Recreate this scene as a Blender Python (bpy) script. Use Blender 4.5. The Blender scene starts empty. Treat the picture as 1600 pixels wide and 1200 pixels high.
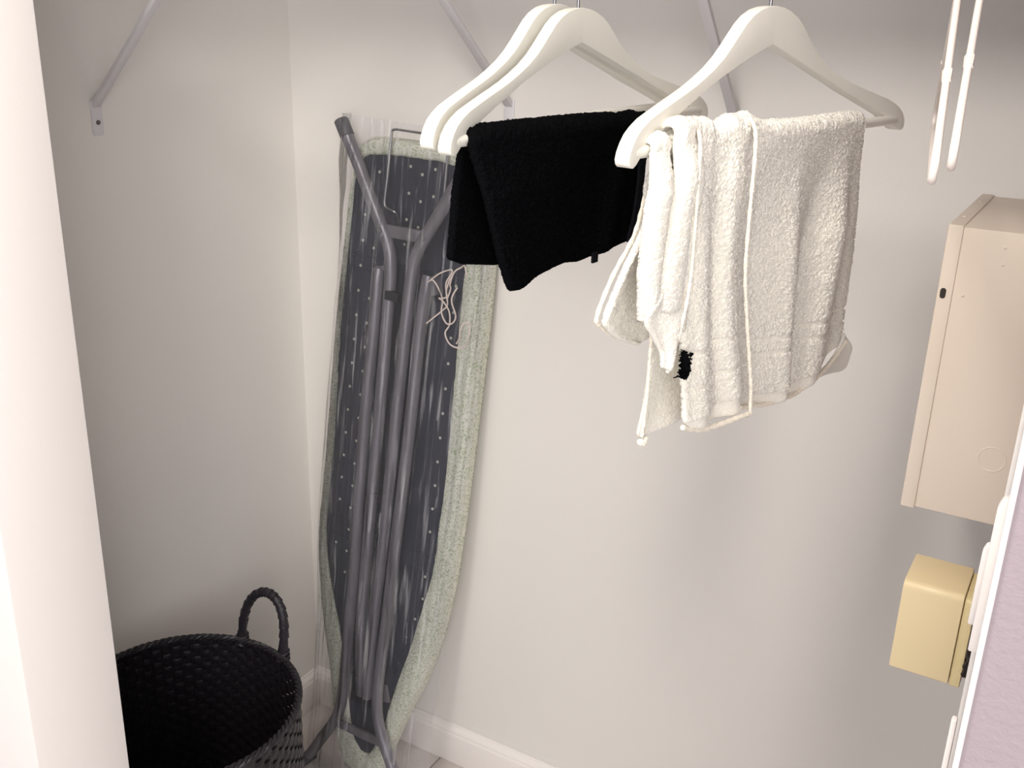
import bpy, bmesh, math, random
import numpy as np
from mathutils import Matrix, Vector
random.seed(7); np.random.seed(7)
SC = bpy.context.scene
COL = SC.collection

# ------------------------------------------------------------------ camera
CAMH = 1.42
R = [[0.8574372253, 0.1953627280, -0.4760617703],
     [0.5139133120, -0.2777188122, 0.8116436220],
     [0.0263536028, -0.9405879363, -0.3385259543]]
cd = bpy.data.cameras.new('camera'); cam = bpy.data.objects.new('camera', cd); COL.objects.link(cam)
cam.matrix_world = Matrix(((R[0][0], -R[0][1], -R[0][2], 0), (R[1][0], -R[1][1], -R[1][2], 0),
                           (R[2][0], -R[2][1], -R[2][2], CAMH), (0, 0, 0, 1)))
cd.sensor_width = 36; cd.lens = 1580 / 1600 * 36; cd.clip_start = .02
SC.camera = cam
# ------------------------------------------------------------------ light
wd = bpy.data.worlds.new('world'); SC.world = wd; wd.use_nodes = True
wd.node_tree.nodes['Background'].inputs[0].default_value = (.93, .95, 1, 1)
wd.node_tree.nodes['Background'].inputs[1].default_value = .80
def lamp(name, loc, watts, rad, color):
    l = bpy.data.lights.new(name, 'POINT'); l.energy = watts; l.shadow_soft_size = rad; l.color = color
    o = bpy.data.objects.new(name, l); o.location = loc; COL.objects.link(o); return o
lamp('hall_ceiling_light', (-.36, -.20, 2.22), 38, .12, (1, .95, .895))
wl = bpy.data.lights.new('hall_fill_light', 'AREA'); wl.shape = 'RECTANGLE'; wl.size = 1.3; wl.size_y = 1.5; wl.energy = 36; wl.color = (1, .975, .96)  # unseen fill lamp, added to brighten towel, jamb and left wall
wo = bpy.data.objects.new('hall_fill_light', wl); wo.location = (.95, -1.40, 1.55); COL.objects.link(wo)
wo.rotation_euler = (Vector((-.4, .9, 1.0)) - wo.location).to_track_quat('-Z', 'Y').to_euler()
SC.view_settings.view_transform = 'Standard'; SC.view_settings.look = 'None'
SC.view_settings.gamma = 1; SC.view_settings.use_curve_mapping = False
SC.view_settings.exposure = .25

# ------------------------------------------------------------------ materials
def srgb(r, g, b):
    f = lambda c: (c / 255) / 12.92 if c / 255 <= .04045 else (((c / 255) + .055) / 1.055) ** 2.4
    return (f(r), f(g), f(b), 1)
def mat(name, col, rough=.6, metal=0, var=.0, vscale=20, bump=0, bscale=300, spec=.5, sheen=0, stretch=None):
    m = bpy.data.materials.new(name); m.use_nodes = True; nt = m.node_tree; N = nt.nodes; L = nt.links
    p = N['Principled BSDF']; p.inputs['Base Color'].default_value = col
    p.inputs['Roughness'].default_value = rough; p.inputs['Metallic'].default_value = metal
    p.inputs['Specular IOR Level'].default_value = spec; p.inputs['Sheen Weight'].default_value = sheen
    tc = N.new('ShaderNodeTexCoord'); mp = N.new('ShaderNodeMapping'); L.new(tc.outputs['Object'], mp.inputs[0])
    if stretch: mp.inputs['Scale'].default_value = stretch
    n = N.new('ShaderNodeTexNoise'); n.inputs['Scale'].default_value = vscale; n.inputs['Detail'].default_value = 4
    L.new(mp.outputs[0], n.inputs['Vector'])
    mx = N.new('ShaderNodeMix'); mx.data_type = 'RGBA'
    mx.inputs[6].default_value = tuple(c * (1 - var) for c in col[:3]) + (1,)
    mx.inputs[7].default_value = tuple(min(1, c * (1 + var)) for c in col[:3]) + (1,)
    L.new(n.outputs[0], mx.inputs[0]); L.new(mx.outputs[2], p.inputs['Base Color'])
    if bump:
        n2 = N.new('ShaderNodeTexNoise'); n2.inputs['Scale'].default_value = bscale; n2.inputs['Detail'].default_value = 3
        L.new(mp.outputs[0], n2.inputs['Vector'])
        b = N.new('ShaderNodeBump'); b.inputs['Strength'].default_value = bump; b.inputs['Distance'].default_value = .002
        L.new(n2.outputs[0], b.inputs['Height']); L.new(b.outputs[0], p.inputs['Normal'])
    return m
M_wall = mat('closet_wall_paint', srgb(226, 222, 217), .75, var=.012, vscale=6, bump=.10, bscale=220)
M_jamb = mat('opening_paint', srgb(232, 226, 222), .6, var=.01, vscale=5, bump=.06, bscale=200)
M_outer = mat('hall_wall_paint', srgb(150, 138, 143), .8, var=.02, vscale=60, bump=.35, bscale=260)
M_trim = mat('gloss_trim_paint', srgb(240, 234, 230), .4, var=.01, vscale=30, bump=.1, bscale=90)
M_floor = mat('pale_floor', srgb(214, 206, 202), .45, var=.03, vscale=12)
M_grout = mat('floor_joint', srgb(160, 152, 148), .8)
M_shelf = mat('shelf_white', srgb(225, 223, 222), .5, var=.01)
M_brk = mat('bracket_enamel', srgb(212, 210, 212), .4, var=.02)
M_screw = mat('screw_metal', srgb(110, 106, 104), .4, .8)
M_hang = mat('hanger_lacquer', srgb(232, 229, 218), .38, var=.012, vscale=14)
M_hook = mat('hook_chrome', srgb(150, 150, 152), .25, 1)
M_wt = mat('white_terry', srgb(249, 242, 228), .95, var=.05, vscale=260, bump=.8, bscale=900, spec=.1, sheen=.25)
for q_ in (M_wt,):
    p_ = q_.node_tree.nodes['Principled BSDF']; p_.inputs['Subsurface Weight'].default_value = .3
    p_.inputs['Subsurface Radius'].default_value = (1, .95, .88); p_.inputs['Subsurface Scale'].default_value = .009
M_wh = mat('white_hem', srgb(242, 234, 218), .85, var=.04, vscale=400, bump=.8, bscale=700, spec=.15)
M_wb = mat('white_flat_weave', srgb(238, 235, 228), .85, var=.03, vscale=300, bump=.4, bscale=1500, spec=.15)
M_bt = mat('black_terry', srgb(12, 12, 14), 1, var=.5, vscale=500, bump=1, bscale=900, spec=.02)
M_bb = mat('black_border', srgb(14, 14, 18), .9, var=.3, vscale=300, bump=.4, spec=.08)
M_pl = mat('white_plastic', srgb(240, 230, 222), .35, var=.01)
M_panel = mat('panel_enamel', srgb(232, 218, 202), .42, var=.012, vscale=9, bump=.05, bscale=400)
M_hole = mat('dark_recess', srgb(58, 50, 46), .9)
M_chime = mat('aged_cream_plastic', srgb(240, 220, 176), .42, var=.03, vscale=14)
M_chbase = mat('yellowed_plastic', srgb(228, 210, 160), .5, var=.08, vscale=60, bump=.4, bscale=160)
M_metalbd = mat('board_underside_enamel', srgb(56, 58, 70), .45, .35, var=.12, vscale=8, stretch=(6, .6, 1))
M_tube = mat('grey_tube_enamel', srgb(126, 122, 128), .38, .35, var=.04)
M_cap = mat('grey_rubber', srgb(86, 84, 88), .6)
M_blackpl = mat('black_plastic', srgb(24, 24, 28), .45, var=.2)
M_ventm = mat('vent_light', srgb(178, 180, 168), .8)
M_wire = mat('steel_wire', srgb(150, 148, 148), .3, .8)
M_cord = mat('beige_cord', srgb(196, 184, 178), .8, var=.05, vscale=400)
M_rat = mat('black_rattan', srgb(27, 24, 28), .38, var=.25, vscale=60, bump=.5, bscale=260, spec=.35)
M_rat2 = mat('black_rattan_rim', srgb(34, 31, 36), .45, var=.3, vscale=50, bump=.6, bscale=200, spec=.35)

def cover_mat():
    m = bpy.data.materials.new('paisley_cover_cloth'); m.use_nodes = True; nt = m.node_tree; N = nt.nodes; L = nt.links
    p = N['Principled BSDF']; p.inputs['Roughness'].default_value = .85; p.inputs['Specular IOR Level'].default_value = .2
    tc = N.new('ShaderNodeTexCoord')
    ns = N.new('ShaderNodeTexNoise'); ns.inputs['Scale'].default_value = 35; L.new(tc.outputs['Object'], ns.inputs['Vector'])
    va = N.new('ShaderNodeVectorMath'); va.operation = 'MULTIPLY_ADD'
    L.new(ns.outputs['Color'], va.inputs[0]); va.inputs[1].default_value = (.03, .03, .03); L.new(tc.outputs['Object'], va.inputs[2])
    v = N.new('ShaderNodeTexVoronoi'); v.feature = 'DISTANCE_TO_EDGE'; v.inputs['Scale'].default_value = 120; L.new(va.outputs[0], v.inputs['Vector'])
    w = N.new('ShaderNodeTexWave'); w.wave_type = 'RINGS'; w.inputs['Scale'].default_value = 34; w.inputs['Distortion'].default_value = 16
    w.inputs['Detail'].default_value = 2; w.inputs['Detail Scale'].default_value = 3; L.new(va.outputs[0], w.inputs['Vector'])
    r1 = N.new('ShaderNodeValToRGB'); r1.color_ramp.elements[0].position = .02; r1.color_ramp.elements[1].position = .12
    r1.color_ramp.elements[0].color = (1, 1, 1, 1); r1.color_ramp.elements[1].color = (0, 0, 0, 1); L.new(v.outputs['Distance'], r1.inputs[0])
    r2 = N.new('ShaderNodeValToRGB'); r2.color_ramp.elements[0].position = .42; r2.color_ramp.elements[1].position = .6; L.new(w.outputs[0], r2.inputs[0])
    mm = N.new('ShaderNodeMath'); mm.operation = 'MAXIMUM'; L.new(r1.outputs[0], mm.inputs[0])
    ms = N.new('ShaderNodeMath'); ms.operation = 'MULTIPLY'; ms.inputs[1].default_value = .85; L.new(r2.outputs[0], ms.inputs[0]); L.new(ms.outputs[0], mm.inputs[1])
    n3 = N.new('ShaderNodeTexNoise'); n3.inputs['Scale'].default_value = 22; L.new(tc.outputs['Object'], n3.inputs['Vector'])
    g = N.new('ShaderNodeMix'); g.data_type = 'RGBA'; g.inputs[6].default_value = srgb(158, 168, 142); g.inputs[7].default_value = srgb(184, 190, 162); L.new(n3.outputs[0], g.inputs[0])
    x = N.new('ShaderNodeMix'); x.data_type = 'RGBA'; x.inputs[7].default_value = srgb(218, 217, 205); L.new(g.outputs[2], x.inputs[6]); L.new(mm.outputs[0], x.inputs[0])
    L.new(x.outputs[2], p.inputs['Base Color'])
    return m
M_cover = cover_mat()
def film_mat():
    m = bpy.data.materials.new('clear_film'); m.use_nodes = True; nt = m.node_tree; N = nt.nodes; L = nt.links
    N.remove(N['Principled BSDF']); out = N['Material Output']
    tr = N.new('ShaderNodeBsdfTransparent'); tr.inputs[0].default_value = (.95, .95, .965, 1)
    gl = N.new('ShaderNodeBsdfGlossy'); gl.inputs['Roughness'].default_value = .10
    df = N.new('ShaderNodeBsdfDiffuse'); df.inputs[0].default_value = (.75, .75, .78, 1)
    tc = N.new('ShaderNodeTexCoord'); mp = N.new('ShaderNodeMapping'); mp.inputs['Scale'].default_value = (1, .07, 1); L.new(tc.outputs['Object'], mp.inputs[0])
    n = N.new('ShaderNodeTexNoise'); n.inputs['Scale'].default_value = 70; n.inputs['Detail'].default_value = 3; L.new(mp.outputs[0], n.inputs['Vector'])
    b = N.new('ShaderNodeBump'); b.inputs['Strength'].default_value = 1; b.inputs['Distance'].default_value = .009; L.new(n.outputs[0], b.inputs['Height'])
    L.new(b.outputs[0], gl.inputs['Normal'])
    a = N.new('ShaderNodeMixShader'); a.inputs[0].default_value = .045; L.new(tr.outputs[0], a.inputs[1]); L.new(df.outputs[0], a.inputs[2])
    mp2 = N.new('ShaderNodeMapping'); mp2.inputs['Scale'].default_value = (1, .05, 1); L.new(tc.outputs['Object'], mp2.inputs[0])
    ns = N.new('ShaderNodeTexNoise'); ns.inputs['Scale'].default_value = 120; ns.inputs['Detail'].default_value = 4; L.new(mp2.outputs[0], ns.inputs['Vector'])
    rm = N.new('ShaderNodeMapRange'); rm.inputs[1].default_value = .56; rm.inputs[2].default_value = .74; rm.inputs[3].default_value = .04; rm.inputs[4].default_value = .34  # pale streaks in the film colour stand in for highlights on wrinkles
    L.new(ns.outputs[0], rm.inputs[0]); L.new(rm.outputs[0], a.inputs[0])
    lw = N.new('ShaderNodeLayerWeight'); lw.inputs['Blend'].default_value = .22; L.new(b.outputs[0], lw.inputs['Normal'])
    mu = N.new('ShaderNodeMath'); mu.operation = 'MULTIPLY'; mu.inputs[1].default_value = .95; L.new(lw.outputs['Fresnel'], mu.inputs[0])
    c = N.new('ShaderNodeMixShader'); L.new(mu.outputs[0], c.inputs[0]); L.new(a.outputs[0], c.inputs[1]); L.new(gl.outputs[0], c.inputs[2])
    L.new(c.outputs[0], out.inputs[0]); return m
M_film = film_mat()

# ------------------------------------------------------------------ helpers
class MB:
    def __init__(s): s.v = []; s.f = []
    def add(s, v, f):
        o = len(s.v); s.v += [tuple(map(float, p)) for p in v]; s.f += [tuple(i + o for i in q) for q in f]; return s
    def box(s, a, b):
        (x0, y0, z0), (x1, y1, z1) = a, b
        v = [(x0, y0, z0), (x1, y0, z0), (x1, y1, z0), (x0, y1, z0), (x0, y0, z1), (x1, y0, z1), (x1, y1, z1), (x0, y1, z1)]
        return s.add(v, [(0, 3, 2, 1), (4, 5, 6, 7), (0, 1, 5, 4), (1, 2, 6, 5), (2, 3, 7, 6), (3, 0, 4, 7)])
    def prism(s, pts, d0, d1, fn):          # pts 2-D outline (ccw), fn(p2, d) -> 3-D
        n = len(pts); v = [fn(p, d0) for p in pts] + [fn(p, d1) for p in pts]
        return s.add(v, [tuple(range(n))[::-1], tuple(range(n, 2 * n))] + [(i, (i + 1) % n, n + (i + 1) % n, n + i) for i in range(n)])
    def tube(s, path, r, seg=12, closed=False, cap=True, flat=1.0):
        P = [Vector(p) for p in path]; n = len(P); rr = r if isinstance(r, (list, tuple)) else [r] * n
        T = []
        for i in range(n):
            a = P[(i - 1) % n] if closed or i > 0 else P[i]; b = P[(i + 1) % n] if closed or i < n - 1 else P[i]
            T.append((b - a).normalized())
        nrm = T[0].orthogonal().normalized(); v = []
        for i in range(n):
            nrm = (nrm - T[i] * nrm.dot(T[i])).normalized(); bi = T[i].cross(nrm)
            for k in range(seg):
                t = 2 * math.pi * k / seg; v.append(P[i] + nrm * math.cos(t) * rr[i] + bi * math.sin(t) * rr[i] * flat)
        f = []
        for i in range(n if closed else n - 1):
            j = (i + 1) % n
            for k in range(seg): f.append((i * seg + k, i * seg + (k + 1) % seg, j * seg + (k + 1) % seg, j * seg + k))
        if cap and not closed: f += [tuple(range(seg))[::-1], tuple((n - 1) * seg + k for k in range(seg))]
        return s.add(v, f)
    def build(s, name, m, parent=None, bevel=0, smooth=True, bseg=2, ang=40):
        me = bpy.data.meshes.new(name); me.from_pydata(s.v, [], s.f); me.materials.append(m)
        if bevel:
            bm = bmesh.new(); bm.from_mesh(me); bmesh.ops.recalc_face_normals(bm, faces=bm.faces)
            es = [e for e in bm.edges if len(e.link_faces) == 2 and e.calc_face_angle(0) > math.radians(25)]
            bmesh.ops.bevel(bm, geom=es, offset=bevel, segments=bseg, profile=.5, affect='EDGES', clamp_overlap=True)
            bm.to_mesh(me); bm.free()
        else:
            bm = bmesh.new(); bm.from_mesh(me); bmesh.ops.recalc_face_normals(bm, faces=bm.faces); bm.to_mesh(me); bm.free()
        if smooth:
            me.shade_smooth()
            try: me.set_sharp_from_angle(angle=math.radians(ang))
            except Exception: pass
        o = bpy.data.objects.new(name, me); COL.objects.link(o)
        if parent: o.parent = parent
        return o
def root(name, label, cat, mw=None, group=None):
    o = bpy.data.objects.new(name, None); COL.objects.link(o); o.empty_display_size = .05
    if mw is not None: o.matrix_world = mw
    return tag(o, label, cat, group)
def tag(o, label, cat, group=None):
    o['label'] = label; o['category'] = cat
    if group: o['group'] = group
    return o
def struct(o, parent=None):
    if parent is None: o['kind'] = 'structure'
    return o
def frame(O, x, y, z):
    return Matrix(((x[0], y[0], z[0], O[0]), (x[1], y[1], z[1], O[1]), (x[2], y[2], z[2], O[2]), (0, 0, 0, 1)))
def smooth_path(pts, n=8, closed=False):
    P = [Vector(p) for p in pts]; out = []; m = len(P)
    rng = range(m if closed else m - 1)
    for i in rng:
        if closed: a, b, c, d = P[(i - 1) % m], P[i], P[(i + 1) % m], P[(i + 2) % m]
        else: a, b, c, d = P[max(i - 1, 0)], P[i], P[i + 1], P[min(i + 2, m - 1)]
        for k in range(n):
            t = k / n; out.append(.5 * ((2 * b) + (c - a) * t + (2 * a - 5 * b + 4 * c - d) * t * t + (3 * b - a - 3 * c + d) * t ** 3))
    if not closed: out.append(P[-1])
    return out
def interp(pts, x):                        # piecewise linear, pts sorted by first value
    xs = [p[0] for p in pts]; ys = [p[1] for p in pts]
    return np.interp(x, xs, ys)
def circle(cx, cy, r, n): return [(cx + r * math.cos(2 * math.pi * k / n), cy + r * math.sin(2 * math.pi * k / n)) for k in range(n)]

# ------------------------------------------------------------------ structure
XL, YB, ZC = -1.293, 1.402, 2.42
YA, YI, XJ, XR = .533, .649, -.92, -.0138
struct(MB().box((XL - .1, YB, 0), (.35, YB + .1, ZC)).build('wall_back', M_wall, smooth=False))
struct(MB().box((XL - .1, YI, 0), (XL, YB, ZC)).build('wall_left', M_wall, smooth=False))
struct(MB().box((XL - .1, YA, 0), (XJ, YI, ZC)).build('wall_front_left', M_jamb, bevel=.002))
struct(MB().box((XL - 1.4, YA - .012, 0), (XL - .1, YI, ZC)).build('wall_hall_left', M_jamb, smooth=False))
struct(MB().box((XJ, YA, 2.06), (XR, YI, ZC)).build('wall_front_header', M_jamb, smooth=False))
# right side: closet wall whose end forms the right edge of the opening
t = math.tan(math.radians(1.49))
struct(MB().prism([(XR, YA), (.35, YA), (.35, YB), (-YB * t, YB)], 0, ZC, lambda p, d: (p[0], p[1], d)).build('wall_right', M_outer, smooth=False))
struct(MB().box((XL - 1.4, -2.6, ZC), (1.6, YB + .1, ZC + .1)).build('ceiling', M_wall, smooth=False))
fl = struct(MB().box((XL - 1.4, -2.6, -.05), (1.6, YB + .1, -.004)).build('floor', M_grout, smooth=False))
TS = .33
tme = None
for i in range(5):
    for j in range(4):
        x, y = XL + .003 + i * TS, YB - (j + 1) * TS
        if tme is None:
            o = MB().box((.0015, .0015, -.006), (TS - .0015, TS - .0015, 0)).build('tile', M_floor, fl, bevel=.0008); tme = o.data
        else:
            o = bpy.data.objects.new('tile', tme); COL.objects.link(o); o.parent = fl
        o.location = (x, y, 0)
# baseboards
prof = [(0, 0), (.013, 0), (.013, .066), (.0105, .070), (.0105, .0735), (.008, .078), (.004, .0815), (.003, .086), (0, .086)]
struct(MB().prism(prof, XL, -.034, lambda p, d: (d, YB - p[0], p[1])).build('baseboard_back', M_trim, bevel=.0008))
struct(MB().prism(prof, YI, YB - .013, lambda p, d: (XL + p[0], d, p[1])).build('baseboard_left', M_trim, bevel=.0008))
# narrow painted trim on the right edge of the opening
def trimstrip(name, az0, az1, y, z0, z1, th=.004, m=M_trim, bev=.001):
    x0, x1 = y * math.tan(math.radians(az0)), y * math.tan(math.radians(az1))
    return struct(MB().box((min(x0, x1), y, z0), (max(x0, x1), y + th, z1)).build(name, m, bevel=bev))
trimstrip('trim_1', -1.80, -1.45, .528, 0, 2.06, .03)
trimstrip('trim_2', -2.06, -1.76, .60, 0, 2.06, .02, M_wall)

# ------------------------------------------------------------------ closet shelves, rod and brackets
sh = MB().box((XL + .002, .93, 1.62), (-.04, YB - .001, 1.638)); o = sh.build('closet_shelf', M_shelf, bevel=.002)
tag(o, 'white shelf board above the hanging rod on the back wall', 'shelf')
o = MB().box((XL + .001, YI + .002, 1.62), (-.99, .928, 1.638)).build('closet_shelf', M_shelf, bevel=.002)
tag(o, 'short white shelf board on the left closet wall', 'shelf')
RODY, RODZ = .838, 1.50
rd = MB().tube([(XL + .004, RODY, RODZ), (-.026, RODY, RODZ)], .0125, 24).build('hanging_rod', M_shelf)
tag(rd, 'white closet rod that the clothes hangers hook over', 'rod')
def bracket(M, label, run, rod=False):
    """local frame: x away from wall, y along wall, z up; origin on wall at foot-plate bottom"""
    r = root('shelf_bracket', label, 'bracket', M, 'shelf brackets')
    H_ = 1.62 - M.translation.z
    pl = [(-.0095, .004), (-.0065, 0), (.0065, 0), (.0095, .004), (.0095, .050), (-.0095, .050)]
    MB().prism(pl, 0, .0022, lambda p, d: (d, p[0], p[1])).build('foot_plate', M_brk, r, bevel=.0006)
    MB().prism(circle(0, .019, .0034, 16), .0018, .0040, lambda p, d: (d, p[0], p[1])).build('screw', M_screw, r, bevel=.0006)
    # pressed channel strut
    a = Vector((.002, 0, .040)); b = Vector((run, 0, H_ - .004)); dr = (b - a).normalized(); up = Vector((-dr.z, 0, dr.x))
    s = MB()
    pr = [(-.0065, 0), (.0065, 0), (.0065, .007), (.0049, .007), (.0049, .0018), (-.0049, .0018), (-.0049, .007), (-.0065, .007)]
    s.prism(pr, 0, (b - a).length, lambda p, d: tuple(a + dr * d + Vector((0, p[0], 0)) + up * p[1]))
    s.build('strut', M_brk, r, bevel=.0004)
    MB().box((0, -.0065, H_ - .006), (run + .02, .0065, H_ - .0005)).build('top_arm', M_brk, r, bevel=.0006)
    MB().box((0, -.0095, H_ - .10), (.0022, .0095, H_)).build('wall_strap', M_brk, r, bevel=.0005)
    if rod:
        d = M.translation.y - RODY; zc = RODZ - M.translation.z
        path = [Vector((run + .01, 0, H_ - .005)), Vector((d - .02, 0, H_ - .02)), Vector((d - .0185, 0, zc + .03))]
        path += [Vector((d + .0165 * math.cos(q), 0, zc + .0165 * math.sin(q))) for q in np.linspace(math.pi, math.pi * 1.95, 10)]
        MB().tube(smooth_path(path, 3), .0032, 8).build('rod_hook', M_brk, r)
    return r
def wallM(o, out, along): return frame(o, out, along, (0, 0, 1))
bracket(wallM((-.841, YB, 1.252), (0, -1, 0), (1, 0, 0)), 'middle shelf bracket, its strut rising behind the pair of white hangers', .40, True)
bracket(wallM((-.474, YB, 1.252), (0, -1, 0), (1, 0, 0)), 'right shelf bracket, its strut passing behind the hanger with white towel', .345, True)
bracket(wallM((XL, .990, 1.245), (1, 0, 0), (0, -1, 0)), 'shelf bracket on the left closet wall with screwed foot plate', .34)

# ------------------------------------------------------------------ wooden hangers
HALF, BOW = .2229, .027
up_h = [(0, 100), (12, 99), (24, 96.5), (36, 92), (46, 86), (56, 78), (66, 70), (78, 61.5), (92, 54), (108, 47.5), (124, 42), (140, 37.5), (158, 33), (176, 28.5), (194, 24), (206, 19.5), (214, 15.5), (220, 10.5), (224, 5), (225.4, 0), (224.5, -3.2), (222, -5), (218.5, -5.4), (214, -3.8), (208, 0)]
lo_h = [(192, 9), (170, 17), (148, 24.5), (125, 32), (100, 41), (75, 49), (50, 57), (25, 64.5), (0, 71.5)]
def hang_y(u): return BOW * (1 - min(1, (u / HALF) ** 2))        # local y = -w, so the bow goes +y
def wood_hanger(mw, label, group):
    r = root('clothes_hanger', label, 'hanger', mw, group)
    top = [(-u, z) for u, z in up_h[::-1]] + up_h[1:]
    # body as paired strips so the bow can follow
    n = 90; us = np.linspace(-.2255, .2255, n)
    o_r = up_h + lo_h; th = .0058
    poly = [(u / 1000, z / 1000) for u, z in up_h + lo_h] + [(-u / 1000, z / 1000) for u, z in (up_h + lo_h)[::-1][1:-1]]
    me = bpy.data.meshes.new('body'); bm = bmesh.new()
    vs = [bm.verts.new((u, 0, z)) for u, z in poly]; f = bm.faces.new(vs)
    for k in range(-8, 9):
        g = bm.faces[:] + bm.edges[:] + bm.verts[:]
        bmesh.ops.bisect_plane(bm, geom=g, plane_co=(k * .025 + .0001, 0, 0), plane_no=(1, 0, 0))
    ret = bmesh.ops.extrude_face_region(bm, geom=bm.faces[:])
    for e in ret['geom']:
        if isinstance(e, bmesh.types.BMVert): e.co.y += th * 2
    for v in bm.verts: v.co.y += hang_y(v.co.x) - th
    bmesh.ops.recalc_face_normals(bm, faces=bm.faces)
    es = [e for e in bm.edges if len(e.link_faces) == 2 and e.calc_face_angle(0) > math.radians(50)]
    bmesh.ops.bevel(bm, geom=es, offset=.0026, segments=3, profile=.5, affect='EDGES', clamp_overlap=True)
    bm.to_mesh(me); bm.free(); me.materials.append(M_hang); me.shade_smooth(); me.set_sharp_from_angle(angle=math.radians(38))
    b = bpy.data.objects.new('body', me); COL.objects.link(b); b.parent = r
    MB().tube([(-.214, .0005, .004), (.214, .0005, .004)], .0046, 16).build('trouser_bar', M_hang, r)
    zr = RODZ - mw.translation.z; Rh = .0195; cz = zr + .0125 + .0018 - Rh; yb = BOW
    path = [(0, yb, .092), (0, yb, cz - Rh - .012)]
    path += [(Rh * math.cos(q), yb, cz + Rh * math.sin(q)) for q in np.linspace(-math.pi * .42, math.pi * 1.12, 18)]
    MB().tube(smooth_path(path, 2), .0013, 10).build('hook', M_hook, r)
    return r
def hangM(M, ang, z):
    a = math.radians(ang); dv = (math.sin(a), math.cos(a), 0); y = (-dv[1], dv[0], 0)
    return frame((M[0], M[1], z), dv, y, (0, 0, 1))
MW = hangM((-.2374, .8327), 11.058, 1.336)
MBk = hangM((-.4082, .8365), 3.212, 1.3317)
MC = hangM((-.4318, .8374), 1.303, 1.3345)
g = 'white wooden hangers on the rod'
wood_hanger(MC, 'leftmost white wooden hanger, just behind the hanger with the black towel', g)
wood_hanger(MBk, 'white wooden hanger with the black towel folded over its bar', g)
wood_hanger(MW, 'white wooden hanger with the white terry towel over its bar', g)

# ------------------------------------------------------------------ towels
def vnoise(shape, cell, seed):
    rs = np.random.RandomState(seed); h, w = shape; gh, gw = int(h / cell) + 3, int(w / cell) + 3
    g = rs.rand(gh, gw) * 2 - 1; y = np.arange(h) / cell; x = np.arange(w) / cell
    y0 = y.astype(int); x0 = x.astype(int); fy = (y - y0)[:, None]; fx = (x - x0)[None, :]
    fy = fy * fy * (3 - 2 * fy); fx = fx * fx * (3 - 2 * fx)
    return (g[y0][:, x0] * (1 - fy) * (1 - fx) + g[y0 + 1][:, x0] * fy * (1 - fx) + g[y0][:, x0 + 1] * (1 - fy) * fx + g[y0 + 1][:, x0 + 1] * fy * fx)
def sheet(P, th, pile, seed, flat=None):
    """P: (rows, cols, 3) mid surface grid -> closed cloth slab with terry pile. returns verts, faces"""
    du = np.gradient(P, axis=1); dv = np.gradient(P, axis=0); n = np.cross(du, dv); n /= (np.linalg.norm(n, axis=2, keepdims=True) + 1e-12)
    h, w, _ = P.shape
    edge = np.minimum.outer(np.minimum(np.arange(h), np.arange(h)[::-1]), np.full(w, 1e9))
    edge = np.minimum(edge, np.minimum(np.arange(w), np.arange(w)[::-1])[None, :]); step = np.linalg.norm(du[h // 2, w // 2])
    e = np.clip(edge * step / (th * .6), 0, 1); e = np.sqrt(1 - (1 - e) ** 2) * .85 + .15
    pa = np.ones((h, w)) if flat is None else 1 - flat
    out = []
    for s in (1, -1):
        rs = np.random.RandomState(seed + s)
        nz = (.75 * (rs.rand(h, w) * 2 - 1) + .55 * vnoise((h, w), 2.0, seed + s + 5) + .15 * vnoise((h, w), 7, seed + s + 9)) * pile * pa
        off = th * .5 * e * (.62 + .38 * pa) + nz
        out.append(P + n * (off * s)[..., None])
    V = np.concatenate([out[0].reshape(-1, 3), out[1].reshape(-1, 3)])
    idx = np.arange(h * w).reshape(h, w); a = idx[:-1, :-1].ravel(); b = idx[:-1, 1:].ravel(); c = idx[1:, 1:].ravel(); d = idx[1:, :-1].ravel()
    F = np.stack([a, b, c, d], 1); N = h * w
    F2 = np.stack([d + N, c + N, b + N, a + N], 1)
    loop = np.concatenate([idx[0, :], idx[1:, -1], idx[-1, -2::-1], idx[-2:0:-1, 0]]); nx = np.roll(loop, -1)
    F3 = np.stack([nx, loop, loop + N, nx + N], 1)
    return V, np.concatenate([F, F2, F3])
def cloth(name, sheets, m, parent=None, mw=None):
    Vs, Fs, o = [], [], 0
    for V, F in sheets: Vs.append(V); Fs.append(F + o); o += len(V)
    V = np.concatenate(Vs); F = np.concatenate(Fs)
    me = bpy.data.meshes.new(name); me.vertices.add(len(V)); me.vertices.foreach_set('co', V.astype(np.float32).ravel())
    me.loops.add(F.size); me.loops.foreach_set('vertex_index', F.astype(np.int32).ravel())
    me.polygons.add(len(F)); me.polygons.foreach_set('loop_start', np.arange(0, F.size, 4, dtype=np.int32))
    me.update(calc_edges=True); me.validate(); me.materials.append(m); me.shade_smooth()
    ob = bpy.data.objects.new(name, me); COL.objects.link(ob)
    if parent: ob.parent = parent
    if mw is not None: ob.matrix_world = mw
    return ob
BARZ = .004
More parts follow.
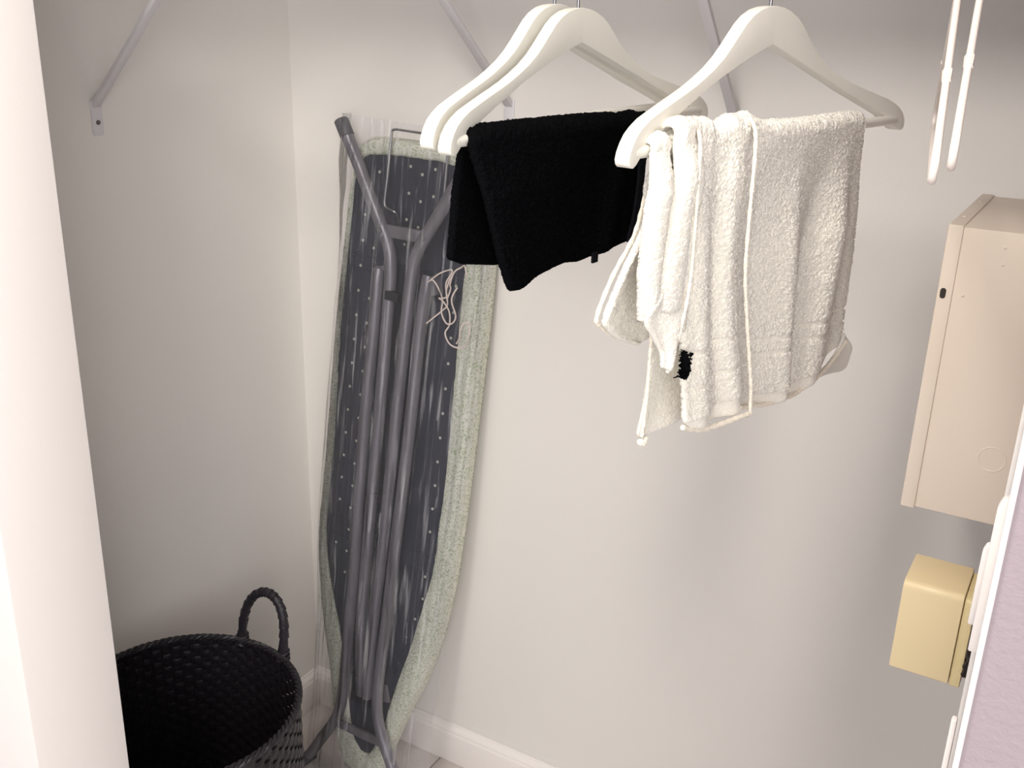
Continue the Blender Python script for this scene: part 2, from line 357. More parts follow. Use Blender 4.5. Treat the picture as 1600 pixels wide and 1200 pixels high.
def drape(topz, left, right, bottom, wfun, res=.001, over=.0, back=None, r0=.0082, wbase=None):
    """cloth hanging from the bar. left/right: lists (z, u) with z ascending; bottom(a)->z; topz(a)->z.
       rows run from behind the bar, over it, and down in front. units metres."""
    zb = min(bottom(a) for a in np.linspace(0, 1, 9)); span = interp(right, -.05) - interp(left, -.05)
    nc = max(8, int(span / res)); nr = max(8, int((.02 - zb) / res)); a = np.linspace(0, 1, nc)
    tz = np.array([topz(q) for q in a]); bz = np.array([bottom(q) for q in a])
    rows = []
    # arc over the bar from behind
    for q in np.linspace(over, math.pi / 2, 14) if over else []:
        pass
    zc = tz - r0
    for ph in np.linspace(math.pi * 1.0, 0, 22):
        z = zc + r0 * math.sin(ph); w = np.full(nc, r0 * math.cos(ph))
        rows.append((z, w, None))
    if back is not None:
        pre = []
        bb = np.array([back(q) for q in a])
        for tt in np.linspace(1, 0, max(6, int(nr * .8)), endpoint=False):
            z = zc + (bb - zc) * tt; pre.append((z, -r0 - .006 * tt * np.ones(nc), tt))
        rows = pre + rows
    nback = len(rows)
    for tt in np.linspace(0, 1, nr)[1:]:
        z = zc + (bz - zc) * tt; w = r0 + np.array([wfun(q, tt) for q in a]); rows.append((z, w, tt))
    P = np.zeros((len(rows), nc, 3))
    for i, (z, w, tt) in enumerate(rows):
        l = interp(left, z); r = interp(right, z)
        u = l + (r - l) * a; P[i, :, 0] = u; P[i, :, 1] = -w; P[i, :, 2] = z
    return P, a, nback
def mm(pts): return [(z / 1000, u / 1000) for u, z in sorted(pts, key=lambda p: p[1])]
def bell(x, c, s): return math.exp(-((x - c) / s) ** 2)

# --- white towel
wt = root('hand_towel', 'white terry hand towel draped in folds over the right wooden hanger bar', 'towel', MW)
L_main = mm([(-88, 20), (-91, -4), (-96, -46), (-94, -91), (-84, -133), (-66, -192), (-53, -222)])
R_main = mm([(136, 20), (126, 3), (133, -55), (139, -115), (138, -171), (141, -204), (140, -230)])
def wmain(q, t):
    s = min(1, t * 2.5) ** 1.3
    f = .0045 * math.sin(q * 17 + t * 1.6) * (1 - .5 * t) + .006 * bell(q, .86 - .22 * t, .07) - .005 * bell(q, .70 - .25 * t, .06) + .005 * bell(q, .97, .05)
    f += .004 * bell(q, .48 - .1 * t, .05) - .006 * bell(q, .2, .08) * (1 - t) + .003 * math.sin(q * 6 + 2 + t * 3)
    return s * f + .004 * t - .003 * min(1, t * 6)
botm = lambda q: np.interp(q, [0, .25, .5, .68, .8, .9, 1], [-.218, -.2275, -.2305, -.226, -.220, -.211, -.200])
topm = lambda q: np.interp(q, [0, .06, .14, .2, .5, .9, .97, 1], [.020, .0215, .016, .0135, .0125, .014, .013, .010])
P, a, nb = drape(topm, L_main, R_main, botm, wmain, .00085, back=lambda q: -.190)
zz = P[:, :, 2]; fl_ = np.zeros(zz.shape)
rowt = np.arange(zz.shape[0])[:, None] * np.ones(zz.shape[1])[None, :]
band = ((zz < -.163) & (zz > -.168)) | ((zz < -.176) & (zz > -.181))
band |= zz < (np.array([botm(q) for q in a])[None, :] + .012)
fl_[band] = 1
P[:, :, 1] += fl_ * .0004 * (rowt > nb)
main_s = sheet(P, .0055, .0010, 11, fl_)
# mid strip, in front of the main fall, ending in the stitched hem line
L_mid = mm([(-160, 22), (-170, 6), (-180, -23), (-172, -79), (-168, -116), (-165, -151), (-158, -200)])
R_mid = mm([(-84, 24), (-90, 0), (-96, -46), (-94, -91), (-85, -133), (-68, -192), (-64, -216)])
def wmid(q, t):
    s = min(1, t * 3)
    return .006 * min(1, t * 7) + s * (.005 * bell(q, .30 - .06 * t, .14) + .005 * bell(q, .86 - .1 * math.sin(t * 3.1), .13) - .003 * bell(q, .58, .12) + .006 * t * (1 - q)) + .003 * t
botd = lambda q: np.interp(q, [0, .1, .3, .6, 1], [-.196, -.203, -.2085, -.2105, -.2135])
topd = lambda q: np.interp(q, [0, .08, .2, .42, .5, .6, .72, .85, 1], [.010, .020, .021, .020, .014, .0135, .0145, .021, .020])
Pd, ad, nbd = drape(topd, L_mid, R_mid, botd, wmid, .00085, back=lambda q: -.06)
zz = Pd[:, :, 2]; fd = np.zeros(zz.shape); fd[((zz < -.140) & (zz > -.145)) | ((zz < -.168) & (zz > -.172)) | (zz < -.196)] = 1
rowt = np.arange(zz.shape[0])[:, None] * np.ones(zz.shape[1])[None, :]
Pd[:, :, 1] += fd * .0004 * (rowt > nbd)
mid_s = sheet(Pd, .006, .00095, 21, fd)
def strip(L_, R_, bot, top, base, bulge, seed, sh=.0, th=.005, back=None, res=.0009, pile=.0006):
    def wf(q, t): return base * min(1, t * 6) + bulge * math.sqrt(max(0, 1 - (2 * q - 1) ** 2)) * min(1, t * 4) + sh * t
    P, a, nb = drape(lambda q: np.interp(q, [0, .2, .5, .8, 1], [top - .004, top - .001, top, top - .001, top - .005]), mm(L_), mm(R_), bot, wf, res, back=None)
    return sheet(P, th, pile, seed)
c1 = strip([(-197, 14), (-205, 4), (-214, -31), (-217, -74), (-213, -109)], [(-175, 15), (-184, 4), (-194, -33), (-199, -77), (-200, -105)], lambda q: -.109 + .010 * q, .014, .004, .009, 31)
c2 = strip([(-172, 22), (-182, 6), (-194, -34), (-202, -77), (-205, -104)], [(-150, 24), (-160, 6), (-170, -36), (-170, -77), (-172, -108)], lambda q: -.103 - .004 * q, .023, .007, .010, 41)
c3 = strip([(-158, 24), (-170, 4), (-180, -34), (-184, -80), (-188, -120)], [(-140, 24), (-152, 4), (-163, -36), (-164, -77), (-166, -125)], lambda q: -.120 - .004 * q, .022, .008, .008, 45)
# free panels: quads given by four boundary curves
def coons(Lc, Rc, w0, w1, n=160, m=60, wig=0.003, seed=1, bulge=0):
    def res(c, n):
        c = np.array([tuple(p) for p in smooth_path([(x / 1000, 0, z / 1000) for x, z in c], 6)]); d = np.r_[0, np.cumsum(np.linalg.norm(np.diff(c, axis=0), axis=1))]
        s = np.linspace(0, d[-1], n); return np.stack([np.interp(s, d, c[:, 0]), np.interp(s, d, c[:, 2])], 1)
    A, B = res(Lc, n), res(Rc, n); a = np.linspace(0, 1, m); t = np.linspace(0, 1, n)
    P = np.zeros((n, m, 3))
    P[:, :, 0] = A[:, None, 0] * (1 - a) + B[:, None, 0] * a; P[:, :, 2] = A[:, None, 1] * (1 - a) + B[:, None, 1] * a
    w = w0 + (w1 - w0) * t[:, None] + wig * np.sin(a[None, :] * 5 + t[:, None] * 4) * t[:, None] + bulge * np.sin(np.pi * a)[None, :]
    P[:, :, 1] = -w; return P
D_out = [(-170, 4), (-176, -28), (-184, -52), (-203, -83), (-216, -112), (-211, -121), (-190, -134), (-158, -146)]
D_in = [(-150, 4), (-151, -25), (-150, -50), (-150, -75), (-150, -95), (-150, -110), (-150, -122), (-149, -136)]
ds = sheet(coons(D_out, D_in, -.004, -.020, 190, 80), .0055, .0006, 51)
lip_l = [(-170, 22), (-176, 4), (-186, -25), (-188, -66), (-205, -92), (-221, -104), (-212, -117), (-200, -131), (-197, -143)]
lip_r = [(-158, 23), (-164, 4), (-174, -22), (-172, -66), (-174, -93), (-178, -108), (-183, -122), (-187, -134), (-193, -146)]
lp = sheet(coons(lip_l, lip_r, .012, .028, 190, 36, .002), .004, .0004, 61)
E_l = [(-163, -120), (-161, -140), (-161, -174), (-162, -195), (-164, -213), (-160, -220)]
E_r = [(-108, -120), (-108, -140), (-106, -174), (-106, -195), (-106, -210), (-108, -217)]
es_ = sheet(coons(E_l, E_r, -.010, -.012, 110, 60, .002), .004, .0004, 71)
cloth('terry_body', [main_s, mid_s, c1, c2, c3, ds, lp, es_], M_wt, wt)
# stitched hems
def hem(pts, r, name='hem', parent=wt, m=M_wh, y=None, nsm=8, seg=8):
    path = smooth_path([(u / 1000, -w / 1000, z / 1000) for u, z, w in pts], nsm)
    rr = [r * (1 + .18 * math.sin(i * 1.9)) for i in range(len(path))]
    return MB().tube(path, rr, seg).build(name, m, parent)
hem([(-74, 24, 2), (-82, 14, 15), (-90, -4, 22), (-96, -46, 26), (-95, -91, 27), (-85, -133, 28), (-75, -165, 28), (-67, -192, 28), (-62, -215, 27)], .0015)
hem([(-155, 24, 4), (-160, 12, 17), (-173, -22, 27), (-172, -66, 27), (-175, -93, 28), (-182, -120, 28), (-194, -147, 28)], .0014)
hem([(-161, -128, -9), (-161, -150, -9), (-161, -174, -9), (-162, -195, -9), (-164, -216, -9)], .0014)
hem([(-166, -219, -9), (-162, -222, -9), (-158, -218, -9)], .0024)
hem([(-160, -24, -11), (-162, -50, -13), (-175, -88, -17), (-191, -109, -19), (-210, -116, -20)], .0013)
hem([(-172, -6, -11), (-178, -35, -13), (-186, -58, -14), (-204, -84, -17), (-217, -111, -19), (-210, -121, -20), (-186, -135, -21)], .0016)
hem([(-157, -201, 22), (-135, -208.5, 24), (-110, -211, 26), (-85, -212.5, 27), (-64, -214, 27)], .0021)
botl = [(-50 + i * 19, 1000 * float(botm(i / 10)) + 1, 11 + .4 * i) for i in range(11)]
hem(botl, .0019)
# turned-up hem flap and little corner at the lower right
fp = coons([(80, -227), (104, -219), (124, -207), (138, -190)], [(97, -225), (122, -228), (150, -229), (157, -208)], .009, .014, 60, 40, .001)
cloth('hem_flap', [sheet(fp, .003, .0002, 81)], M_wb, wt)
# black tuft caught in the fold
tf = MB(); rs = np.random.RandomState(3)
tf.tube([(-.171, -.026, -.136), (-.172, -.028, -.141), (-.170, -.028, -.148), (-.168, -.027, -.155), (-.167, -.026, -.159)], [.0008, .0028, .0036, .0030, .0008], 10)
for i in range(90):
    a0 = rs.rand() * 6.28; b0 = (rs.rand() - .5) * 2
    c = Vector((-.170 + .003 * math.cos(a0) + .002 * b0, -.026 + .003 * math.sin(a0), -.147 + .009 * b0))
    p2 = c + Vector(((rs.rand() - .5) * .007, (rs.rand() - .5) * .006, (rs.rand() - .5) * .007))
    tf.tube([c, (c + p2) / 2 + Vector((0, -.002, .001)), p2], [.0009, .0007, .0003], 5)
tuft = tf.build('black_tuft', M_bt, wt); tuft['label'] = 'small black fuzzy tuft caught in the fold'

# --- black towel
bt = root('face_towel', 'black terry towel folded over the bar of the middle hanger', 'towel', MBk)
Lb = mm([(-192, 12), (-206, 3), (-198, -25), (-191, -48), (-177, -85), (-166, -107), (-160, -116)])
Rb = mm([(86, 12), (86, -2), (78, -30), (66, -60), (52, -86), (31, -113)])
def wblk(q, t): return min(1, t * 3) * (.004 * math.sin(q * 5 + 1 + t) + .003 * bell(q, .08, .1) + .004 * bell(q, .8, .06)) + .003 * t
botb = lambda q: np.interp(q, [0, .05, .25, .5, .62, .8, 1], [-.1155, -.1165, -.1125, -.1105, -.1135, -.111, -.107])
topb = lambda q: np.interp(q, [0, .05, .2, .55, .75, .8, .9, .97, 1], [.007, .0105, .0105, .010, .0085, .0065, .008, .004, -.002])
Pb, ab, nbb = drape(topb, Lb, Rb, botb, wblk, .0009)
s1 = sheet(Pb, .0085, .0010, 91)
Lk = mm([(-186, 12), (-191, -3), (-197, -36), (-201, -85), (-196, -93)])
Rk = mm([(90, 12), (96, -3), (94, -60), (92, -116)])
Pk, _, _ = drape(lambda q: .006, Lk, Rk, lambda q: np.interp(q, [0, .04, .2, 1], [-.088, -.094, -.103, -.116]), lambda q, t: -.020 - .003 * t, .0011)
s2 = sheet(Pk, .007, .0006, 101)
cloth('terry_body', [s1, s2], M_bt, bt)
bd = coons([(36, 6), (40, -10), (46, -40), (40, -80), (30, -106)], [(52, 6), (56, -10), (60, -40), (50, -80), (38, -104)], .0165, .021, 70, 20, .001)
cloth('woven_border', [sheet(bd, .003, .0002, 111)], M_bb, bt)
tb = MB().box((-.031, -.019, -.1155), (-.022, -.0165, -.106)).build('care_tag', M_bb, bt, bevel=.0005)

# ------------------------------------------------------------------ plastic hangers, edge-on
def plastic_hanger(az, label, ztip, yaw=0):
    a = math.radians(az); O = (RODY * math.tan(a), RODY, ztip)
    a2 = math.radians(az + yaw); dv = (math.sin(a2), math.cos(a2), 0)
    mw = frame(O, dv, (-dv[1], dv[0], 0), (0, 0, 1))
    r = root('plastic_hanger', label, 'hanger', mw, 'white plastic hangers hanging edge-on')
    zt = RODZ - ztip; rt = .0025
    neck = (0, 0, .105)
    fr = []
    for s in (-1,):
        pass
    loop = [(0, 0, .102), (-.02, 0, .098), (-.08, 0, .066), (-.15, 0, .031), (-.187, 0, .012), (-.199, 0, .003), (-.200, 0, -.006), (-.193, 0, -.011), (-.17, 0, -.012), (-.08, 0, -.012), (0, 0, -.012)]
    full = loop + [(-x, y, z) for x, y, z in loop[::-1][1:-1]]
    MB().tube(smooth_path(full, 5, True), rt, 10, closed=True).build('frame', M_pl, r)
    for s in (-1, 1):
        MB().tube([(s * .118, 0, .0485), (s * .128, 0, .043)], [.0034, .0030], 8).build('strap_notch', M_pl, r)
    Rh = .0195; cz = zt + .0125 + rt - Rh
    path = [(0, 0, .100), (0, 0, cz - Rh - .01)] + [(Rh * math.cos(q), 0, cz + Rh * math.sin(q)) for q in np.linspace(-math.pi * .42, math.pi * 1.1, 16)]
    MB().tube(smooth_path(path, 2), rt * .9, 10).build('hook', M_pl, r)
plastic_hanger(-8.60, 'white plastic hanger seen edge-on, left one of the two at upper right', 1.348, -.7)
plastic_hanger(-7.58, 'white plastic hanger seen edge-on, right one above the electrical panel', 1.357, 0)

# ------------------------------------------------------------------ electrical panel on right wall
X0, X1, X2 = -.1268, -.1133, -.0285; Y0, Y1 = 1.0, 1.225; Z0, Z1 = .968, 1.2545
ep = root('electrical_panel', 'beige metal electrical panel box on the right closet wall', 'electrical panel', Matrix.Translation((X1, Y0, Z0)))
def loc(mb, o): mb.v = [(x - o[0], y - o[1], z - o[2]) for x, y, z in mb.v]; return mb
E0 = (X1, Y0, Z0)
o = loc(MB().box((X1 - .004, Y0 + .0018, Z0 + .0015), (X2, Y1 - .0018, Z1 - .0015)), E0).build('box', M_panel, ep, bevel=.0012)
cv = MB(); cvbox = loc(cv.box((X0, Y0, Z0), (X1, Y1, Z1)), E0).build('front_cover', M_panel, ep, bevel=.0012)
loc(MB().box((X0 - .002, Y0 + .03, Z0 + .035), (X0 + .0005, Y1 - .03, Z1 - .035)), E0).build('door', M_panel, ep, bevel=.001)
loc(MB().box((X0 - .0045, Y0 + .038, .5 * (Z0 + Z1) - .012), (X0 - .0015, Y0 + .048, .5 * (Z0 + Z1) + .012)), E0).build('latch', M_blackpl, ep, bevel=.0006)
def yface(cx, cz, pts, y0, y1): return MB().prism([(cx + a, cz + b) for a, b in pts], y0, y1, lambda p, d: (p[0], d, p[1]))
slot = [(.0026 * math.cos(q), (.0024 if math.sin(q) >= 0 else -.0024) + .0026 * math.sin(q)) for q in np.linspace(0, 2 * math.pi, 20, endpoint=False)]
loc(yface(-.1215, 1.190, slot, Y0 - .0004, Y0 + .002), E0).build('slot', M_hole, ep)
def ring(cx, cz, r, y, t, name, par, o0):
    loc(MB().tube([(cx + r * math.cos(q), y, cz + r * math.sin(q)) for q in np.linspace(0, 2 * math.pi, 40, endpoint=False)], t, 6, closed=True), o0).build(name, M_panel, par)
ring(-.0530, 1.0363, .0122, Y0 + .0018, .0006, 'knockout', ep, E0)
for x, z in [(-.0763, 1.2386), (-.0756, 1.2229), (-.1045, 1.1896)]:
    loc(MB().tube([(x, Y0 + .0022, z), (x, Y0 + .0012, z)], [.0022, .0009], 12), E0).build('dimple', M_panel, ep)
for y in (1.05, 1.16):
    loc(MB().tube([((X0 + X1) / 2, y, Z1 - .001), ((X0 + X1) / 2, y, Z1 + .0012)], [.0025, .0015], 12), E0).build('cover_screw', M_panel, ep)

# ------------------------------------------------------------------ door chime
C0 = (-.0485, .95, .8125)
ch = root('door_chime', 'yellowed cream plastic chime box below the electrical panel', 'chime', Matrix.Translation(C0))
def rounded_rect(y0, z0, y1, z1, r): 
    pts = []
    for cy, cz, q0 in [(y1 - .002, z0 + .002, -90), (y1 - r, z1 - r, 0), (y0 + r, z1 - r, 90), (y0 + .002, z0 + .002, 180)]:
        rr = .002 if cz < z0 + .01 else r
        for k in range(6): q = math.radians(q0 + 18 * k); pts.append((cy + rr * math.cos(q), cz + rr * math.sin(q)))
    return pts
loc(MB().prism(rounded_rect(.95, .8135, 1.020, .9125, .007), -.1050, -.0490, lambda p, d: (d, p[0], p[1])), C0).build('cover', M_chime, ch, bevel=.0012)
loc(MB().prism(rounded_rect(.9535, .8105, 1.017, .9085, .005), -.0486, -.0385, lambda p, d: (d, p[0], p[1])), C0).build('base_plate', M_chbase, ch, bevel=.0012)
loc(MB().box((-.0384, .960, .820), (-.0262, 1.010, .902)), C0).build('gap_shade', M_hole, ch, bevel=.001)  # dark-coloured block stands in for shade in the gap behind the base
crack_pts = [(-.0370, .950, .8610), (-.0374, .950, .851), (-.0352, .949, .8484), (-.0382, .949, .8396), (-.0368, .950, .836), (-.0384, .950, .8290)]
loc(MB().tube(smooth_path(crack_pts, 4), [.0011] * 21, 6), C0).build('paint_crack', M_hole, ch)  # dark line modelling the torn-paint crack beside the chime

# painted-over hinge leaves on the right edge of the opening
def zat(px_y, y):                                # height table measured on the opening edge
    return y
def leaf(name, az0, az1, y, z0, z1, th, label, pins=True):
    x0, x1 = y * math.tan(math.radians(az0)), y * math.tan(math.radians(az1)); O = ((x0 + x1) / 2, y, z0)
    r = root(name, label, 'hinge', Matrix.Translation(O))
    h = z1 - z0; w = abs(x1 - x0)
    pts = [(-w / 2, 0), (w / 2, 0), (w / 2, h)] + [(-w / 2 + w * .9 * (1 - math.sin(q)), h - w * 1.2 * (1 - math.cos(q))) for q in np.linspace(0, math.pi / 2, 5)][::1]
    pts = [(-w / 2, 0), (w / 2, 0), (w / 2, h), (0, h), (-w / 4, h - w * .3), (-w / 2, h - w * 1.1)]
    MB().prism(pts, 0, th, lambda p, d: (p[0], d, p[1])).build('leaf', M_trim, r, bevel=.0009)
    return r

leaf('painted_hinge', -2.27, -1.70, .56, 1.088, 1.1845, .008, 'white painted-over hinge leaf on the right opening edge, beside the door chime')
leaf('hinge_plate', -2.56, -2.15, .572, 1.098, 1.150, .006, 'thin white painted plate stepped behind the hinge leaf, right opening edge')
trimstrip('trim_3', -2.36, -2.02, .566, 0, 1.036, .006)

# ------------------------------------------------------------------ ironing board
OB = (-1.0515, 1.2647, .0281)
Lv = (.04745535, .09594558, .99425471); Nv = (0, -.99537614, .09605380); Wv = (.99887336, -.00455827, -.04723592)
ib = root('ironing_board', 'folded ironing board in clear plastic leaning upright in the closet corner', 'ironing board', frame(OB, Wv, Lv, Nv))
outer = [(-41, -27), (-63, -6), (-82, 41), (-104, 160), (-132, 273), (-151, 388), (-157, 470), (-154, 583), (-152, 711), (-150, 850), (-147, 922), (-143, 1000), (-139, 1082), (-134, 1138), (-124, 1180), (-106, 1199), (-60, 1204), (0, 1205), (60, 1205), (108, 1200), (132, 1180), (146, 1130), (151, 1060), (154, 961), (154, 829), (153, 700), (152, 600), (150, 520), (146, 439), (132, 331), (107, 225), (88, 175), (70, 120), (48, 50), (28, -8), (0, -30), (-20, -31)]
inner = [(-14, 30), (-34, 52), (-50, 110), (-66, 190), (-92, 280), (-124, 380), (-138, 455), (-139, 530), (-136, 620), (-136, 715), (-138, 804), (-138, 911), (-134, 1000), (-131, 1080), (-130, 1122), (-122, 1152), (-108, 1170), (-60, 1178), (0, 1180), (50, 1180), (90, 1176), (110, 1160), (116, 1120), (114, 1060), (113, 1000), (113, 900), (115, 800), (117, 700), (117, 620), (114, 541), (111, 463), (98, 394), (80, 299), (57, 210), (44, 150), (32, 90), (18, 52), (8, 33), (0, 29)]
def resamp(pts, n):
    P = smooth_path([(x / 1000, y / 1000, 0) for x, y in pts], 6, True); A = np.array([tuple(p) for p in P] + [tuple(P[0])])
    d = np.r_[0, np.cumsum(np.linalg.norm(np.diff(A, axis=0), axis=1))]
    return A[:, :2], d
def polar_resample(pts, cx, n):
    """sample an outline by the parameter of matched stations so that inner and outer rings pair up"""
    A, d = resamp(pts, n)
    # start at the lowest point, go round; split into left flank and right flank by height
    s = np.linspace(0, d[-1], n, endpoint=False)
    x = np.interp(s, d, A[:, 0]); y = np.interp(s, d, A[:, 1]); k = int(np.argmin(y)); return np.roll(np.stack([x, y], 1), -k, axis=0)
NR = 220
po = polar_resample(outer, 0, NR); pi_ = polar_resample(inner, 0, NR)
# pad rim: puffy ring from the outer edge round to the inner elastic edge, on the board's underside (towards +z local)
ring_ = MB(); V = []; rs = np.random.RandomState(5)
prof_ = [(-.02, -.024), (-.012, -.026), (0, -.022), (.0, -.010), (.03, .000), (.12, .0055), (.3, .0085), (.6, .0085), (.85, .007), (1.0, .0045), (1.0, .0015)]
gath = [0] * NR
for i in range(NR):
    y = po[i][1]; amp = .0016 if y < .12 or y > 1.17 else .0003
    wob = amp * math.sin(i * 2.6) + .0004 * math.sin(i * .9)
    jj = rs.randn() * .0006
    for s_, h_ in prof_:
        p = po[i] * (1 - s_) + pi_[i] * s_; dd = (pi_[i] - po[i]); dd = dd / np.linalg.norm(dd)
        if s_ <= .0: p = po[i] + dd * (-.002 if h_ < -.005 else 0)
        V.append((p[0] + dd[0] * jj * (s_ > .9), p[1] + dd[1] * jj * (s_ > .9), h_ + wob * (0 < s_ < 1)))
m_ = len(prof_)
F = [(i * m_ + k, i * m_ + k + 1, ((i + 1) % NR) * m_ + k + 1, ((i + 1) % NR) * m_ + k) for i in range(NR) for k in range(m_ - 1)]
ring_.add(V, F); ring_.build('cover_rim', M_cover, ib, ang=60)
MB().prism([tuple(p) for p in po], -.026, -.012, lambda p, d: (p[0], p[1], d)).build('padded_top', M_cover, ib, bevel=.003)
# metal deck
deck = [tuple((pi_[i] * 1.0 + (po[i] - pi_[i]) * .25)) for i in range(NR)]
MB().prism(deck, -.011, .0022, lambda p, d: (p[0], p[1], d)).build('metal_deck', M_metalbd, ib)
# pressed ribs on the deck
for nm, pts, r_ in [('pressed_rib', [(-.130, 1.000), (.112, .998)], .0022), ('pressed_rib', [(-.133, .975), (.112, .973)], .0022),
                    ('pressed_rib', [(-.136, .497), (.110, .494)], .0024), ('pressed_rib', [(-.132, .462), (.106, .460)], .0022),
                    ('pressed_rib', [(-.122, 1.12), (-.126, .52)], .0018), ('pressed_rib', [(-.065, .96), (-.068, .30)], .0022),
                    ('pressed_rib', [(.070, .96), (.066, .30)], .0022), ('pressed_rib', [(.083, .96), (.078, .34)], .0018)]:
    MB().tube([(x, y, .0018) for x, y in pts], r_, 8).build(nm, M_metalbd, ib)
# vent holes: one shared mesh
dots = [(-79, 1147), (-16, 1165), (9, 1155), (34, 1167), (-15, 1121), (35, 1123), (10, 1111), (-15, 1077), (-15, 1035), (10, 1130 - 62), (35, 1078), (97, 1120), (97, 1070), (97, 1030), (97, 985), (97, 940), (97, 896), (-103, 1115), (-79, 1100), (-79, 1060)]
for k in range(15): dots += [(-103 - .75 * k, 1071 - 44.6 * k), (-79 - .6 * k, 1017 - 44.6 * k)]
for k in range(11): dots.append((97 - .3 * k, 851 - 44.7 * k))
dots += [(82, 358), (66, 314)]
dots = [(x, y) for x, y in dots if not (abs(y - 1000) < 6 or abs(y - 975) < 6 or abs(y - 462) < 7 or abs(y - 495) < 7)]
vme = None
for x, y in dots:
    if vme is None:
        o = MB().prism(circle(0, 0, .0026, 12), .0018, .0028, lambda p, d: (p[0], p[1], d)).build('vent_hole', M_ventm, ib); vme = o.data
    else: o = bpy.data.objects.new('vent_hole', vme); COL.objects.link(o); o.parent = ib
    o.location = (x / 1000, y / 1000, 0)
# legs
TZ = .036; TR = .0108
def leg(pts, label=None, feet=0):
    path = smooth_path([(x / 1000, y / 1000, z / 1000) for x, y, z in pts], 6)
    o = MB().tube(path, TR, 16).build('leg', M_tube, ib)
    if label: o['label'] = label
    if feet is not None:
        a, b = (path[0], path[1]) if feet == 0 else (path[-1], path[-2]); d = (b - a).normalized()
        MB().tube([a - d * .004, a - d * .002, a + d * .026, a + d * .027], [.0105, .0124, .0124, .0112], 16).build('foot_cap', M_cap, o)
    return o
leg([(-139, 1222, 38), (-114, 1184, 38), (-89, 1145, 38), (-47, 1077, 38), (-24, 1038, 37), (-15, 1002, 36), (-13, 950, 36), (-12, 844, 36), (-13, 654, 36), (-14, 488, 36), (-14, 334, 36), (-6, 240, 36), (-2, 200, 35), (-2, 178, 32)], None, 0)
leg([(148, 1218, 38), (123, 1184, 38), (99, 1148, 38), (79, 1111, 38), (52, 1062, 38), (36, 1030, 37), (29, 990, 36), (27, 905, 36), (23, 685, 36), (20, 500, 36), (14, 365, 36), (12, 266, 36), (12, 200, 35), (12, 178, 32)], None, 0)
leg([(-40, 990, 33), (-40, 972, 36), (-40, 880, 36), (-43, 740, 36), (-42, 560, 36), (-40, 400, 36), (-41, 300, 36), (-43, 203, 36), (-47, 135, 36), (-58, 95, 37), (-84, 45, 38), (-112, -8, 40), (-122, -22, 46)], None, 1)
leg([(62, 998, 33), (61, 980, 36), (57, 920, 36), (53, 694, 36), (47, 509, 36), (43, 357, 36), (39, 278, 36), (37, 200, 36), (42, 150, 36), (56, 115, 37), (83, 67, 38), (112, 15, 38), (126, -12, 38)], None, 1)
def bar(a, b, w, z0, z1, name, m=M_tube, par=ib, bev=.002):
    a = Vector(a); b = Vector(b); d = (b - a).normalized(); p = Vector((-d.y, d.x)) * w / 2
    return MB().prism([tuple(a - p), tuple(b - p), tuple(b + p), tuple(a + p)], z0, z1, lambda q, h: (q[0], q[1], h)).build(name, m, par, bevel=bev)
cb = bar((-.030, 1.058), (.050, 1.060), .021, .030, .040, 'cross_bar')
MB().prism(circle(.053, 1.060, .0042, 16), .046, .0502, lambda p, d: (p[0], p[1], d)).build('rivet', M_wire, cb, bevel=.001)
MB().prism(circle(-.034, 1.058, .0042, 16), .046, .0502, lambda p, d: (p[0], p[1], d)).build('rivet', M_wire, cb, bevel=.001)
bar((-.054, .092), (.056, .096), .017, .030, .038, 'cross_bar')
# black height rack and catch between the legs
rk = bar((.006, .955), (.002, .40), .020, .006, .016, 'height_rack', M_blackpl)
for k in range(11): bar((-.001, .93 - k * .045), (.013, .93 - k * .045), .006, .0155, .019, 'rack_tooth', M_blackpl, rk, .0008)
bar((-.014, .953), (.014, .953), .016, .034, .049, 'catch', M_blackpl)
bar((-.014, .594), (.004, .590), .0035, .040, .044, 'release_lever', M_wire, bev=.0008)
bar((-.045, .17), (.026, .17), .055, .004, .018, 'pivot_housing', M_blackpl)
for x in (-.040, .062): bar((x - .004, .995), (x + .004, .965), .02, .004, .03, 'pivot_bracket', M_tube)
bar((.030, .20), (.040, .165), .016, .004, .010, 'pivot_bracket', M_tube)
# iron-rest wire
wpt = [(-27, 1070, 8), (-27, 1082, 14), (-30, 1088, 18), (-46, 1093, 20), (-50, 1100, 20), (-50, 1111, 20), (-48, 1165, 20), (-47, 1212, 20), (-43, 1221, 20), (-20, 1222, 20), (20, 1222, 20), (60, 1221, 20), (66, 1214, 20), (67, 1165, 20), (68, 1118, 20), (66, 1096, 16), (58, 1088, 12), (52, 1076, 8)]
MB().tube(smooth_path([(x / 1000, y / 1000, z / 1000) for x, y, z in wpt], 4), .0021, 8).build('iron_rest', M_wire, ib)
# drawstring
def cord(lists):
    mb = MB()
    for L_ in lists:
        n = len(L_); mb.tube(smooth_path([(x / 1000, y / 1000, .052 + .004 * math.sin(i * 1.7)) for i, (x, y) in enumerate(L_)], 6), .0013, 6)
    return mb
cord([[(76, 994), (94, 1009), (106, 1017), (116, 1019), (115, 1000), (113, 985), (114, 963), (106, 952), (92, 936), (80, 925)],
      [(74, 993), (87, 998), (98, 982), (103, 967), (107, 949), (119, 934), (127, 935), (132, 948), (126, 969), (125, 981), (129, 994)],
      [(147, 1014), (145, 1029), (139, 1032), (132, 1027), (124, 1019), (119, 999), (117, 989), (112, 970)],
      [(98, 971), (111, 967), (120, 952), (121, 931), (118, 917), (129, 902), (142, 897), (155, 903), (164, 920), (164, 936), (157, 942), (150, 940), (148, 929), (144, 912), (138, 903)],
      [(119, 1017), (112, 1000), (110, 984), (111, 975), (100, 970)]]).build('drawstring', M_cord, ib)
